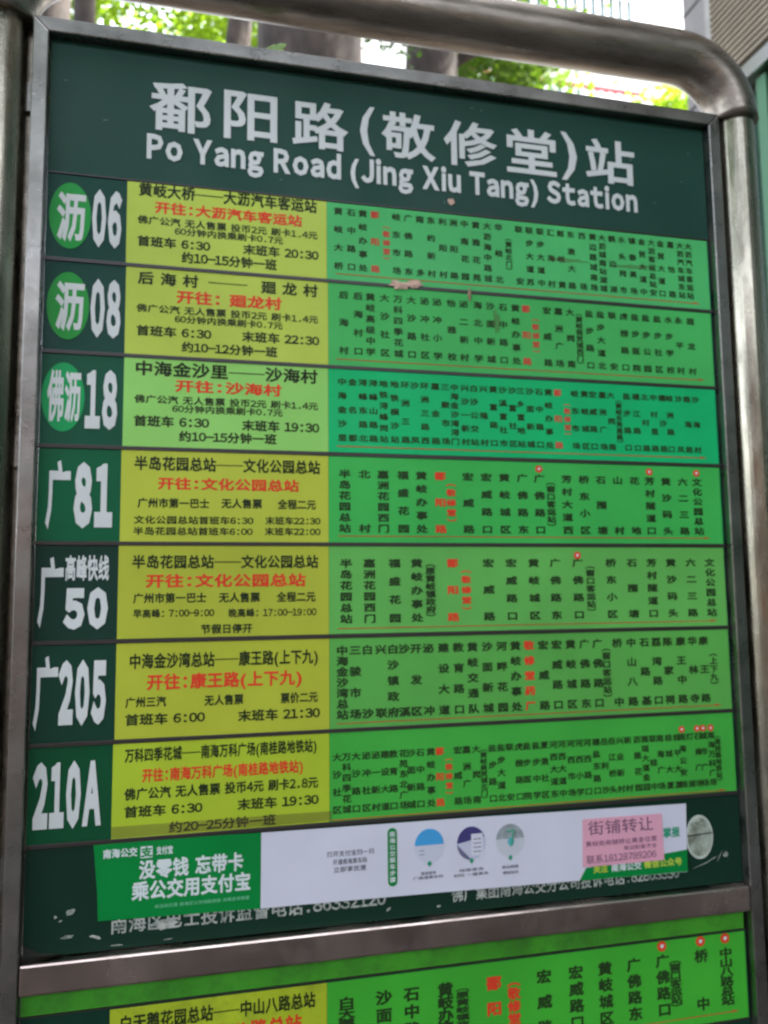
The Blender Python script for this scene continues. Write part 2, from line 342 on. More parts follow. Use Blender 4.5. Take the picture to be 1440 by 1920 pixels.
# ---------------------------------------------------------------- buildings
M['bldwhite'] = mat('white_render', (.80, .79, .76), rough=.8, var=.05, scale=2)
M['redtrim'] = mat('red_trim', (.36, .05, .05), rough=.6, var=.1)
M['railwhite'] = mat('white_painted_rail', (.80, .80, .80), rough=.5)
M['tealglass'] = mat('teal_window', (.025, .085, .09), rough=.15, spec=.6)
M['pilaster'] = mat('pilaster_stone', (.22, .205, .20), rough=.7, var=.08)
M['joint'] = mat('dark_joint', (.03, .03, .03), rough=.9)
M['ribs'] = mat('brown_louvre', (.24, .20, .14), rough=.6, var=.15, scale=3)
M['greenglass'] = mat('green_glass', (.012, .05, .035), rough=.08, spec=.8)
M['greenframe'] = mat('green_frame', (.05, .16, .08), rough=.5)
M['barsteel'] = mat('bar_steel', (.45, .45, .45), rough=.3, metal=1)
M['facade'] = mat('brick_red_render', (.16, .085, .065), rough=.8, var=.15, scale=2)
M['facade2'] = mat('beige_render', (.20, .16, .12), rough=.8, var=.12, scale=2)
M['darkglass'] = mat('dark_window', (.02, .025, .03), rough=.12)

# white block with red-edged balconies, behind and to the right of the sign
Z = Z0
b = root('apartment_building', 'white apartment block with red-edged balconies, seen over the right of the sign frame', 'building', (15, 22, 0))
q = MB(); q.box(5.5, 24, 23.4, 32, -.1, 25.2); q.build('wall', M['bldwhite'], b)
for fl, zt in enumerate((17.05, 20.8)):
    s_ = MB(); s_.box(8.6, 15.0, 22.0, 23.395, zt - .25, zt); sl = s_.build('balcony_slab', M['bldwhite'], b)
    t_ = MB(); t_.box(8.6, 15.0, 21.93, 22.03, zt + 1.16, zt + 1.30); t_.build('handrail', M['redtrim'], b)
    v_ = MB(); v_.box(8.6, 14.9, 22.25, 22.30, zt + .01, zt + 1.1); v_.build('balcony_gap_sheet', M['tealglass'], b)  # teal sheet added to colour the gaps between the balusters
    for k in range(19):
        r_ = MB(); r_.box(8.65 + k * .335, 8.65 + k * .335 + .17, 21.95, 22.0, zt + .01, zt + 1.155); r_.build('baluster', M['railwhite'], b)
    for k in range(2):
        x0 = 9.2 + k * 2.8
        f_ = MB(); f_.box(x0, x0 + 1.7, 23.36, 23.395, zt + .02, zt + 2.2); fr = f_.build('window', M['railwhite'], b)
        for j in range(2):
            g_ = MB(); g_.box(x0 + .07 + j * .8, x0 + .07 + j * .8 + .74, 23.345, 23.357, zt + .1, zt + 2.1); g_.build('pane', M['tealglass'], fr)
# shop building on the right: facade runs away from the camera
b = root('shop_building', 'street-side building on the far right with brown ribbed cladding above green glass', 'building', (3.5, 0, 0))
q = MB(); q.box(3.06, 9, -6, 2.4, -.1, 12); q.build('wall', M['pilaster'], b)
q = MB(); q.box(3.0, 9, 2.63, 2.84, -.1, 12); pil = q.build('pilaster', M['pilaster'], b)
for zz in (1.2, 1.85, 2.5, 3.1, 3.7, 4.28, 4.88, 5.5):
    j_ = MB(); j_.box(2.996, 2.999, 2.64, 2.839, zz, zz + .012); j_.build('joint', M['joint'], pil)
q = MB(); q.box(2.985, 3.05, 2.58, 2.628, -.1, 9); q.build('corner_trim', M['kerb'], b)
q = MB()
for k in range(140):
    zz = 4.27 + k * .036; q.box(2.975, 3.02, -6, 2.575, zz, zz + .019)
lv = q.build('ribbed_cladding', M['ribs'], b, kind='stuff')
q = MB(); q.box(3.032, 3.055, -6, 2.575, 4.21, 8); q.build('backing_sheet', M['joint'], b)
q = MB(); q.box(2.94, 3.02, -6, 2.575, 4.12, 4.2); q.build('steel_bar', M['barsteel'], b)
q = MB(); q.box(3.03, 3.055, -6, 2.57, .4, 4.1); gl = q.build('shop_window', M['greenglass'], b)
for k in range(9):
    j_ = MB(); j_.box(2.98, 3.03, 2.18 - k * 1.0, 2.25 - k * 1.0, .4, 4.10); j_.build('mullion', M['greenframe'], gl)
# houses across the street (they show only in the steel)
def house(x0, x1, h, mt, label):
    b = root('town_house', label, 'house', ((x0 + x1) / 2, -18, 0), group='houses across the street')
    q = MB(); q.box(x0, x1, -27, -17.2, -.1, h); q.build('wall', mt, b)
    for fl in range(int(h // 3)):
        n = int((x1 - x0) // 2.4)
        for k in range(n):
            xx = x0 + .7 + k * 2.4
            q = MB(); q.box(xx, xx + 1.3, -17.2, -17.14, fl * 3 + .9, fl * 3 + 2.4); q.build('window', M['darkglass'], b)
house(-26, -12, 7, M['facade2'], 'beige two-storey house across the street, reflected in the steel')
house(-11.5, -1, 8, M['facade'], 'red-brown house across the street, reflected in the steel')
house(-.5, 12, 7, M['facade2'], 'beige house across the street right of the red-brown one')

# ---------------------------------------------------------------- trees
M['bark'] = mat('grey_bark', (.046, .034, .028), rough=.9, var=.6, scale=7, bump=1., bscale=16, stretch=(1, 1, .5))
M['bark2'] = mat('brown_bark', (.036, .026, .021), rough=.9, var=.55, scale=5, bump=.8, bscale=18, stretch=(1, 1, .5))
M['leafA'] = mat('leaf_green', (.075, .15, .02), rough=.45, var=.4, scale=1.5, transl=.45)
M['leafB'] = mat('leaf_deep_green', (.035, .085, .018), rough=.45, var=.4, scale=1.5, transl=.35)
M['leafC'] = mat('leaf_yellow_green', (.15, .25, .03), rough=.4, var=.35, scale=1.5, transl=.55)
def crown_mesh(blobs, n, size, seed):
    rnd = random.Random(seed); mb = MB()
    tot = sum(b[3] * b[4] * b[5] for b in blobs)
    for (cx, cy, cz, rx, ry, rz) in blobs:
        m_ = int(n * rx * ry * rz / tot)
        cl = []                                            # twigs: leaves gather round them, gaps stay between
        for _ in range(max(6, m_ // 26)):
            while True:
                v = Vector((rnd.uniform(-1, 1), rnd.uniform(-1, 1), rnd.uniform(-1, 1)))
                if v.length < 1 and rnd.random() < .25 + v.length ** 2: break
            cl.append(Vector((cx + v.x * rx, cy + v.y * ry, cz + v.z * rz)))
        for i in range(m_):
            c = rnd.choice(cl); s_ = size * rnd.uniform(.6, 1.25)
            p = c + Vector((rnd.gauss(0, 1), rnd.gauss(0, 1), rnd.gauss(0, .7))) * size * 2.1
            a = Vector((rnd.uniform(-1, 1), rnd.uniform(-1, 1), rnd.uniform(-.7, .3))).normalized()
            bb_ = a.cross(Vector((rnd.uniform(-.4, .4), rnd.uniform(-.4, .4), 1))).normalized() * .36 * s_
            nn = a.cross(bb_).normalized() * s_ * .08
            k = len(mb.v); a = a * s_
            mb.v += [tuple(p), tuple(p + a * .45 + bb_ + nn), tuple(p + a), tuple(p + a * .45 - bb_ + nn)]
            mb.f += [(k, k + 1, k + 2), (k, k + 2, k + 3)]
    return mb
def trunk_mesh(pts, rads, seed, seg=22):
    mb = MB(); P_ = []; Q_ = []
    for i in range(len(pts) - 1):
        for t in [j / 6 for j in range(6)]:
            P_.append(Vector(pts[i]).lerp(Vector(pts[i + 1]), t)); Q_.append(rads[i] * (1 - t) + rads[i + 1] * t)
    P_.append(Vector(pts[-1])); Q_.append(rads[-1]); mb.tube(P_, Q_, seg)
    out = []
    for v in mb.v:
        v = Vector(v); n_ = noise.noise(Vector((v.x * 3.1, v.y * 3.1, v.z * .8 + seed))) * .10 + noise.noise(Vector((v.x * 9, v.y * 9, v.z * 4 + seed))) * .035
        out.append((v.x + n_ * .7, v.y + n_ * .7, v.z))
    mb.v = out; return mb
def tree(name, label, base, pts, rads, blobs, n, size, leaf, bark='bark', limbs=(), group='trees behind the sign', seed=1):
    t = root(name, label, 'tree', base, group=group)
    tr = trunk_mesh(pts, rads, seed).build('trunk', M[bark], t, smooth=True)
    for lp, lr in limbs:
        mb = MB(); mb.tube(lp, lr, 8); mb.build('limb', M[bark], t, smooth=True)
    if blobs: crown_mesh(blobs, n, size, seed).build('crown', M[leaf], t)
    return t
tree('banyan_tree', 'massive grey-barked tree whose broad trunk fills the gap above the middle of the sign', (1.0, 4.3, 0),
     [(.95, 4.4, -.1), (.97, 4.4, 2), (1.02, 4.4, 4.5), (1.0, 4.4, 6.2), (.9, 4.5, 8.5)], [.62, .42, .37, .38, .3],
     [(4.3, 4.7, 9.6, 1.4, 1.3, .6), (5.0, 6.9, 10.2, 1.2, 1.1, .5)], 6000, .11, 'leafB', limbs=[([(1.0, 4.4, 6.4), (2.0, 4.2, 8.0), (3.2, 3.9, 9.2)], [.18, .13, .06])], seed=3)  # crown sits out of view, added to keep the sun off the trunks
tw = [o for o in bpy.data.objects if o.name.startswith('banyan_tree')][0]
crown_mesh([(1.70, 5.25, 6.47, .20, .18, .07), (1.95, 5.25, 6.42, .16, .15, .06)], 330, .075, 77).build('hanging_twigs', M['leafB'], tw)
mb = MB(); mb.tube([(1.05, 4.6, 7.2), (1.5, 5.1, 6.75), (2.1, 5.3, 6.40)], [.03, .018, .008], 6); mb.build('limb', M['bark'], tw, smooth=True)
tree('leaning_tree', 'slender tree leaning right between the sunlit leaves and the massive trunk', (.5, 6, 0),
     [(.2, 6.1, -.1), (.34, 6.1, 4), (.56, 6.1, 6.65), (.74, 6.1, 8.2), (1.0, 6.2, 10)], [.2, .15, .12, .11, .08],
     [(-.9, 9.6, 9.3, 2.6, 1.8, 2.0), (1.1, 10.5, 9.4, 1.2, 1.2, 1.6)], 15000, .13, 'leafC', limbs=[([(.56, 6.1, 7.4), (.0, 6.8, 8.6), (-1, 8.8, 10.2)], [.05, .04, .03])], seed=5)
tree('broad_tree', 'dark-trunked tree just right of the bright gap of sky above the sign', (2.6, 6.8, 0),
     [(2.45, 6.7, -.1), (2.5, 6.7, 4), (2.64, 6.7, 7), (2.75, 6.7, 9.5)], [.42, .34, .29, .24],
     [(4.05, 8.0, 8.2, .62, .8, .7), (2.9, 8.4, 10.2, 1.1, .8, .7)], 8000, .12, 'leafA', bark='bark2',
     limbs=[([(2.8, 6.8, 7.2), (3.7, 7.2, 8.0), (4.9, 7.6, 8.9)], [.07, .045, .025]), ([(2.6, 6.7, 8.4), (3.4, 6.7, 9.4)], [.1, .05])], seed=8)
tree('grey_trunk_tree', 'thin pale grey tree trunk above the left end of the sign', (-.8, 6, 0),
     [(-.74, 6.1, -.1), (-.77, 6.1, 4), (-.80, 6.1, 7), (-.85, 6.1, 10)], [.13, .1, .09, .08],
     [(-1.4, 6.3, 10.4, 1.6, 1.4, .8)], 3000, .11, 'leafB', seed=12)
tree('brown_trunk_tree', 'dark brown tree trunk right behind the top left corner of the sign', (-.86, 5, 0),
     [(-.84, 5.1, -.1), (-.88, 5.1, 3), (-.87, 5.1, 6), (-.95, 5.1, 9)], [.16, .13, .12, .1],
     [(-1.6, 5.3, 9.4, 1.5, 1.3, .8)], 3000, .11, 'leafB', bark='bark2', seed=13)
tree('roadside_bushy_tree', 'bright yellow-green tree top peeping between the white balconies and the grey pilaster', (7.9, 10.4, 0),
     [(7.9, 10.4, -.1), (7.9, 10.4, 5), (7.95, 10.4, 9)], [.14, .1, .05],
     [(8.15, 10.3, 9.25, .68, .8, .6), (5.85, 9.6, 8.95, .12, .2, .3)], 2600, .13, 'leafC', seed=15)
tree('added_shade_tree', 'unseen tree added for shade, its wide crown over the road behind the camera', (-2.6, 1.2, 0),
     [(-2.6, 1.2, -.1), (-2.7, 1.2, 3), (-2.4, .9, 6)], [.3, .24, .18],
     [(-3, -7.6, 8.6, 10, 2.3, 1.2)], 9000, .34, 'leafB', group='unseen trees added for shade', seed=31)  # never in view: added to block sky light and darken the surroundings
tree('added_shade_tree', 'unseen tree added for shade over the road to the right', (6.5, -3.4, 0),
     [(6.5, -3.4, -.1), (6.4, -3.4, 3), (6.2, -3.6, 6)], [.3, .24, .18],
     [(6, -6.2, 8.4, 6.5, 3.2, 1.3)], 7000, .34, 'leafB', group='unseen trees added for shade', seed=32)  # second unseen tree, added to hold back sky light from the right
for i, (x, y, lb) in enumerate(((-5.5, -4.2, 'kerbside tree left of the photographer, over the road edge'), (4.5, -5.0, 'kerbside tree right of the photographer, over the road edge'))):
    tree('kerb_tree', lb, (x, y, 0), [(x, y, -.1), (x + .1, y, 3), (x, y, 6)], [.25, .18, .12], [(x, y, 7.0, 2.6, 2.2, 1.5)], 3500, .2, 'leafA', group='kerbside trees reflected in the steel', seed=20 + i)

# ---------------------------------------------------------------- the bus stop sign
PF = .0155            # front of the insert panels, behind the frame's front at y = 0
CF = .0148            # front of the printed cards
TF = .0145            # lettering
O = (0, 0, Z0)
sign = root('bus_stop_sign', 'tall green bus stop sign board in a stainless steel pipe frame, listing seven routes', 'bus stop sign', (.5, .02, 0))
FW_ = .0207; XP, YP, RP = .5610, .02, .0330; ZT, RT, RB = 1.309, .0405, .106
for s in (-1, 1):
    x = .5 + s * XP
    mb = MB(); mb.tube([(x, YP, -Z0), (x, YP, ZT - RB - .02), (x, YP, ZT - RB + .035)], RP, 40); mb.build('pole', M['tube'], sign, smooth=False, off=O)
    for p in sign.children[-1:]: 
        for f in p.data.polygons: f.use_smooth = len(f.vertices) == 4
    mb = MB(); a, c = sorted((.5 + s * (.5 + FW_), x - s * (RP - .004))); mb.box(a, c, .026, .036, -.80, 1.2055); mb.build('filler_strip', M['topbar'], sign, off=O)  # added bar: stops daylight showing through the gap beside the pole
    for zz in (1.10, .62, .1, -.4):
        mb = MB(); a, c = (x - s * (RP - .004), x - s * (RP + .013)); mb.box(min(a, c), max(a, c), .018, .038, zz - .02, zz + .02); mb.build('weld_bracket', M['steel'], sign, off=O)
pts = []
for k in range(0, 13):
    a = math.pi - k / 12 * math.pi / 2; pts.append((.5 - XP + RB + RB * math.cos(a), YP, ZT - RB + RB * math.sin(a)))
for k in range(13):
    a = math.pi / 2 - k / 12 * math.pi / 2; pts.append((.5 + XP - RB + RB * math.cos(a), YP, ZT - RB + RB * math.sin(a)))
mb = MB(); mb.tube(pts, RT, 40); tb = mb.build('top_bar', M['topbar'], sign, off=O)
for f in tb.data.polygons: f.use_smooth = len(f.vertices) == 4
FW, FT, FD = .0205, 1.2065, .045
def railp(poly, name='frame_rail', y0=0., mt='steel', bev=.0018):
    mb = MB(); mb.prism(poly, y0, FD); return mb.build(name, M[mt], sign, bevel=bev, smooth=False, off=O)
g_ = .0003
railp([(-FW, FT), (1 + FW, FT), (1 + g_, 1.186), (-g_, 1.186)])
railp([(-FW, FT - g_ * 2), (-g_ * 2, 1.186 - g_), (-g_ * 2, -.80), (-FW, -.80)])
railp([(1 + FW, FT - g_ * 2), (1 + FW, -.80), (1 + g_ * 2, -.80), (1 + g_ * 2, 1.186 - g_)])
railp([(0, 0), (1, 0), (1, -.0365), (0, -.0365)], mt='rail', bev=.0032)
railp([(0, -.76), (1, -.76), (1, -.80), (0, -.80)], mt='rail', bev=.0022)
mb = MB(); mb.box(0, 1, .022, .026, -.76, 1.186); mb.build('backing_board', M['back'], sign, off=O)

TEAL = dict(rough=.45, spec=.18)
def panel(name, poly, mt): mb = MB(); mb.prism(poly, PF, .0215); return mb.build(name, mt, sign, off=O)
def rect(x0, x1, z0, z1): return [(x0, z1), (x1, z1), (x1, z0), (x0, z0)]
LN = [.9975, .8775, .7525, .628, .5025, .377, .2515, .1305]
header = panel('header_panel', rect(.0005, .9995, LN[0] + .0012, 1.1855), print_mat('header_green', (34, 74, 62), k=.9, **TEAL))
def text_part(items, name, mt, parent, y=TF):
    for c, k, s, x0, x1, z0, z1, h in items:
        mb = MB(); body = s.replace('_', ' '); zc = (z0 + z1) / 2000; hh = h / 2000
        if k == 'T' and s not in '()': zc, hh = 1.1092, .0372
        if k == 'e': zc -= .0012; hh *= .95
        if k == 's': hh *= .92
        nb_ = .052 if s in ('06', '08', '18') else .066
        if k == 'f': zc += .0042; hh *= 1.22
        bd = {'g': .03, 'n': nb_, 'T': .020, 'e': .046, 'r': .032, 't1': .030, 's': .026, 'm': .032, 'L': .034, 'p': .004, 'k': .01, 'f': .02, 'w': .03, 'y': .03}.get(k, .016)
        put(mb, body, x0 / 1000, x1 / 1000, zc - hh * .97, zc + hh * .97, y, bold=bd, fit='tight' if k in 'ne' else 'bbox')
        o = mb.build(name, M[mt] if isinstance(mt, str) else mt, parent, off=O)
T = lambda c=None, k=None, z0=-1e9, z1=1e9, x0=-1e9: [t for t in TEXT if (c is None or t[0] in c) and (k is None or t[1] in k) and z0 < t[5] < z1 and t[3] > x0]
mb = MB()
for cx, cz, l, a in ((.020, 1.128, .004, .1), (.072, 1.078, .005, .15), (.866, 1.118, .006, .8), (.905, 1.05, .003, -.2), (.60, 1.168, .003, 0), (.615, 1.166, .0025, .3), (.553, 1.013, .003, 1.2), (.955, 1.09, .003, .5), (.97, 1.14, .0035, 1.1), (.31, 1.02, .003, .2)):
    u, v = math.cos(a) * l, math.sin(a) * l; p_ = (-math.sin(a) * .0005, math.cos(a) * .0005)
    mb.quad([(cx - u, TF, cz - v), (cx + p_[0], TF, cz + p_[1]), (cx + u, TF, cz + v), (cx - p_[0], TF, cz - p_[1])])
mb.build('scratches', mat('pale_scratch', (.20, .26, .22), rough=.7), header, kind='stuff', off=O)
text_part(T('W', ('T',)), 'title_lettering', 'white', header)
text_part(T('W', ('e',)), 'title_lettering', 'white', header)

ROWS = [ # number cell, info card, stops card colours (as printed), column top/bottom, line, letter w/h
 ('06',  (16, 70, 58), (172, 190, 76), (72, 172, 98), .982, .9005, .8888, .0128, .0108),
 ('08',  (16, 70, 58), (172, 188, 74), (66, 168, 86), .858, .777, .764, .0138, .0112),
 ('18',  (18, 86, 62), (138, 196, 98), (16, 170, 100), .7315, .6515, .6395, .0128, .0102),
 ('81',  (6, 98, 62), (172, 182, 60), (58, 168, 76), .6005, .5245, .5138, .0165, .0118),
 ('50',  (22, 58, 46), (164, 172, 54), (92, 166, 78), .476, .400, .3873, .0168, .0120),
 ('205', (20, 64, 48), (166, 174, 52), (84, 158, 70), .3575, .272, .2605, .0158, .0128),
 ('210A', (10, 82, 48), (162, 182, 46), (62, 160, 60), .2165, .148, .1353, .0122, .0104)]
def stops(row, zt, zb, cw, ch, parent, mtk, mtr, cy=.0125):
    dots = []
    cw *= .86; ch *= .9
    for tok in COLS[row].split():
        f = tok.split(':'); x = int(f[0]) / 1000; s = f[1]; fl = f[2] if len(f) > 2 else ''
        mb = MB(); w_ = cw; h_ = ch; a, b_ = zt, zb
        if 'p' in fl:
            s = '︵' + s + '︶'; w_ = cw * .86; n = len(s)
            h_ = ch * .86; span = min(zt - zb, (n - 1) * ch * (1.06 if 'r' not in fl else 1.35)); mid = (zt + zb) / 2; a, b_ = mid + span / 2, mid - span / 2
            if n > 7: h_ = span / (n - 1) * .86; 
        n = len(s)
        if n > 1 and (a - b_) / (n - 1) < h_ * 1.02: h_ = (a - b_) / (n - 1) * .95
        for i, chh in enumerate(s):
            if chh == '_': continue
            zc = a - (a - b_) * i / max(1, n - 1)
            put(mb, chh, x - w_ / 2, x + w_ / 2, zc - h_ / 2, zc + h_ / 2, TF, bold=.040 if row in ('81', '50', '205', 'low') else .031, fit='em')
        mb.build('current_stop_name' if 'r' in fl else 'stop_name', M[mtr if 'r' in fl else mtk], parent, off=O)
        if 'c' in fl: dots.append((x, zt + cy))
    for x, zz in dots:
        r = cw * .40 if row != '210A' else .0052
        d = MB(); d.disc(x, zz, r, r * .95, TF, CF, 18); dd = d.build('metro_mark', M['red'], parent, off=O)
        d = MB(); d.prism([(x - r * .45, zz - r * .1), (x - r * .1, zz + r * .45), (x + r * .5, zz + r * .2), (x + r * .1, zz - r * .4)], TF - .0004, TF - .0001); d.build('mark_symbol', M['white'], parent, off=O)
def line(zz, x0, x1, parent):
    mb = MB(); mb.quad([(x0, TF, zz + .0007), (x1 - .012, TF, zz + .0007), (x1 - .012, TF, zz - .0007), (x0, TF, zz - .0007)])
    mb.quad([(x1 - .0118, TF, zz + .0026), (x1, TF, zz - .0002), (x1 - .0118, TF, zz - .0014)])
    mb.build('direction_arrow', M['line'], parent, off=O)
rnd = random.Random(4)
for i, (nm, cn, cy_, cg, zt, zb, zl, cw, ch) in enumerate(ROWS):
    z1, z0 = LN[i] - .0028, LN[i + 1] + .0028
    pn = panel('route_panel', rect(.0008, .9992, z0, z1), print_mat('number_cell_' + nm, cn, k=.9, **TEAL)); pn['label'] = 'row for route ' + nm
    e = [rnd.uniform(-.0006, .0006) for _ in range(4)]
    xl = (.1022, .103, .103, .1022, .1014, .1012, .0998)[i]; xm = (.3755, .377, .3767, .3764, .3764, .3765, .376)[i]
    mb = MB(); mb.prism([(xl, z1), (xm - .0004, z1), (xm - .0004, z0 + e[0]), (xl, z0 + e[1])], CF, PF - .0001); ic = mb.build('info_card', print_mat('info_card_' + nm, cy_, k=1.22, var=.04), pn, off=O)
    mb = MB(); mb.prism([(xm, z1), (.9958, z1 - abs(e[2])), (.9962, z0), (xm, z0 + e[0])], CF, PF - .0001); sc_ = mb.build('stops_card', print_mat('stops_card_' + nm, cg, k=1.22, var=.06), pn, off=O)
    zz0, zz1 = (z0 - .001) * 1000, (z1 + .001) * 1000
    text_part(T('Y', None, zz0, zz1), 'info_line', 'ink', pn)
    text_part(T('R', None, zz0, zz1), 'destination_line', 'red', pn)
    if i < 3:
        bx = (.0305, .0310, .0284)[i]; bz = (.9385, .815, .6927)[i]
        mb = MB(); mb.disc(bx, bz, .0262, .0456, CF, PF - .0001, 40); mb.build('route_badge', print_mat('badge_green_' + nm, ((40, 152, 68), (40, 150, 62), (22, 158, 88))[i]), pn, off=O)
    text_part(T('W', ('g', 'n'), zz0, zz1), 'route_number', 'white', pn)
    stops(nm, zt, zb, cw, ch, pn, 'ink_green', 'red_faded' if i < 3 else 'red', cy=(.0145 if i == 3 else .0112))
    line(zl, (.388, .388, .388, .389, .388, .386, .377)[i], (.978, .9795, .9755, .975, .979, .979, .9795)[i], pn)
for i, zz in enumerate(LN):
    hh = .0010 if i == 0 else .0026
    mb = MB(); mb.box(.0005, .9995, .0138 if i else .0152, .0215, zz - hh, zz + hh); mb.build('divider_rail', M['black'], sign, bevel=.0006 if i else .0, off=O)
foot_green = print_mat('footer_green', (20, 56, 42), k=.8, **TEAL)
foot = panel('footer_panel', [(.0008, LN[7] - .0022), (.9992, LN[7] - .0022), (.9992, .0015), (.05, .0015), (.018, .007), (.0008, .018)], foot_green)
text_part(T('F'), 'worn_lettering', 'worn', foot)
mb = MB()
for cx, cz, rx, rz, a in ((.0547, .051, .006, .003, .5), (.0508, .0218, .008, .0022, .1), (.0842, .0183, .007, .0020, -.3), (.11, .0062, .007, .0008, 0), (.17, .0068, .006, .0007, 0), (.037, .046, .002, .002, 0), (.043, .041, .0022, .001, .4), (.165, .026, .016, .0065, 0), (.972, .043, .0035, .004, 0), (.945, .036, .012, .0006, .4), (.962, .041, .008, .0005, 1.0), (.93, .031, .014, .0004, .3), (.525, .012, .003, .0015, 0), (.455, .015, .004, .0015, .6)):
    pl = []
    for k in range(14):
        t = k / 14 * 2 * math.pi; r = 1 + rnd.uniform(-.35, .25); u, v = rx * r * math.cos(t), rz * r * math.sin(t)
        pl.append((cx + u * math.cos(a) - v * math.sin(a), cz + u * math.sin(a) + v * math.cos(a)))
    mb.prism(pl, TF + .0006, PF - .0001)
mb.build('paint_chips', M['worn'], foot, off=O)
# lower insert
lower = panel('route_panel', rect(.0008, .9992, -.76, -.0655), print_mat('number_cell_lower', (20, 62, 46), k=.85, **TEAL)); lower['label'] = 'row below the crossbar, cut off by the photo edge'
mb = MB(); mb.prism(rect(.0008, .9962, -.0645, -.0367), .0152, .0215); mb.build('blank_card', print_mat('lower_blank', (70, 156, 44), var=.12, dirt=(.03, .07, .02), dirt_scale=22, dirt_amt=.6), sign, off=O)
mb = MB(); mb.box(.0005, .9995, .0146, .0215, -.0668, -.0652); mb.build('divider_rail', M['black'], sign, off=O)
mb = MB(); mb.prism(rect(.1030, .3710, -.189, -.0685), CF, PF - .0001); mb.build('info_card', print_mat('lower_yellow', (162, 178, 40), k=1.2, var=.1, dirt=(.05, .08, .02), dirt_scale=24, dirt_amt=.5), lower, off=O)
mb = MB(); mb.prism(rect(.3714, .9962, -.189, -.0685), CF, PF - .0001); mb.build('stops_card', print_mat('lower_green', (60, 160, 46), k=1.2, var=.08), lower, off=O)
text_part([('Y', 't1', '白天鹅花园总站——中山八路总站', 115, 357, -86, -88, 18)], 'info_line', 'ink', lower)
text_part([('R', 'r', '开往:中山八路总站', 148, 340, -112, -112, 18)], 'destination_line', 'red', lower)
text_part([('W', 'g', '广', 5, 36, -148, -148, 70), ('W', 'n', '51', 40, 90, -148, -148, 66)], 'route_number', 'white', lower)
COLS['low'] = '397:白天鹅宾馆站 ' + COLS['low']
stops('low', -.096, -.162, .0215, .0178, lower, 'ink_green', 'red', cy=.0205)
line(-.178, .39, .981, lower)
mb = MB(); mb.box(.0005, .9995, .0146, .0215, -.1925, -.1895); mb.build('divider_rail', M['black'], sign, off=O)

# ---------------------------------------------------------------- stickers, notices and litter
M['sgreen'] = print_mat('sticker_green', (0, 132, 58), rough=.4, var=.05)
M['swhite'] = mat('sticker_white', (.66, .66, .76), rough=.42, var=.03, scale=12, bump=.1, bscale=30)
M['spink'] = mat('pink_paper', (.76, .37, .47), rough=.7, var=.04, bump=.08, bscale=50)
M['stext'] = print_mat('sticker_white_ink', (214, 222, 222), rough=.45, var=.02)
M['sink'] = mat('sticker_dark_ink', (.09, .09, .12), rough=.5)
M['yellowink'] = mat('yellow_ink', (.50, .62, .06), rough=.5)
M['greenink'] = mat('green_ink', (.02, .30, .16), rough=.5)
M['paleink'] = mat('pale_green_ink', (.15, .50, .28), rough=.5)
SY = .0141
ban = root('payment_sticker', 'long green and white bus payment sticker stuck across the foot of the sign board', 'sticker', (.5, SY, Z0 + .08))
def on(mb, name, mt, parent, label=None): return mb.build(name, M[mt] if isinstance(mt, str) else mt, parent, off=O, label=label)
mb = MB(); mb.prism([(.0792, .1290), (.15, .1296), (.2855, .1268), (.2850, .0328), (.17, .0352), (.0864, .0371), (.0850, .07)], SY, SY + .0005); gp = on(mb, 'green_half', 'sgreen', ban)
mb = MB(); mb.prism([(.2857, .1268), (.60, .1246), (.9089, .1204), (.9072, .07), (.9061, .0237), (.60, .0290), (.2852, .0328)], SY, SY + .0005); wp = on(mb, 'white_half', 'swhite', ban)
ST = SY - .0003
text_part(T('G', ('L',)), 'slogan_lettering', 'stext', gp, y=ST)
text_part(T('G', ('l',)), 'small_lettering', 'paleink', gp, y=ST)
mb = MB(); mb.prism(rect(.1355, .1500, .1075, .1215), ST, SY - .0001); lg = on(mb, 'logo', 'stext', gp)
mb = MB(); put(mb, '支', .1372, .1484, .1090, .1200, ST - .0002, bold=.04, fit='em'); on(mb, 'logo_mark', 'sgreen', gp)
text_part(T('K', ('k',)), 'instructions_lettering', 'sink', wp, y=ST)
mb = MB()
for k in range(12): mb_ = 0
pill = []
for cx0, cz0, a0 in ((.4608, .1135, 0), (.4608, .0502, 180)):
    for k in range(9): t = R(a0 + k * 22.5); pill.append((cx0 + .0066 * math.cos(t), cz0 + .0062 * math.sin(t)))
mb.prism(pill, ST, SY - .0001); on(mb, 'step_pill', 'sgreen', wp)
mb = MB()
for i, c in enumerate('南海公交乘车步骤'): zc = .1115 - i * .00845; put(mb, c, .4608 - .0036, .4608 + .0036, zc - .0033, zc + .0033, ST - .0003, bold=.02, fit='em')
on(mb, 'pill_lettering', 'stext', wp)
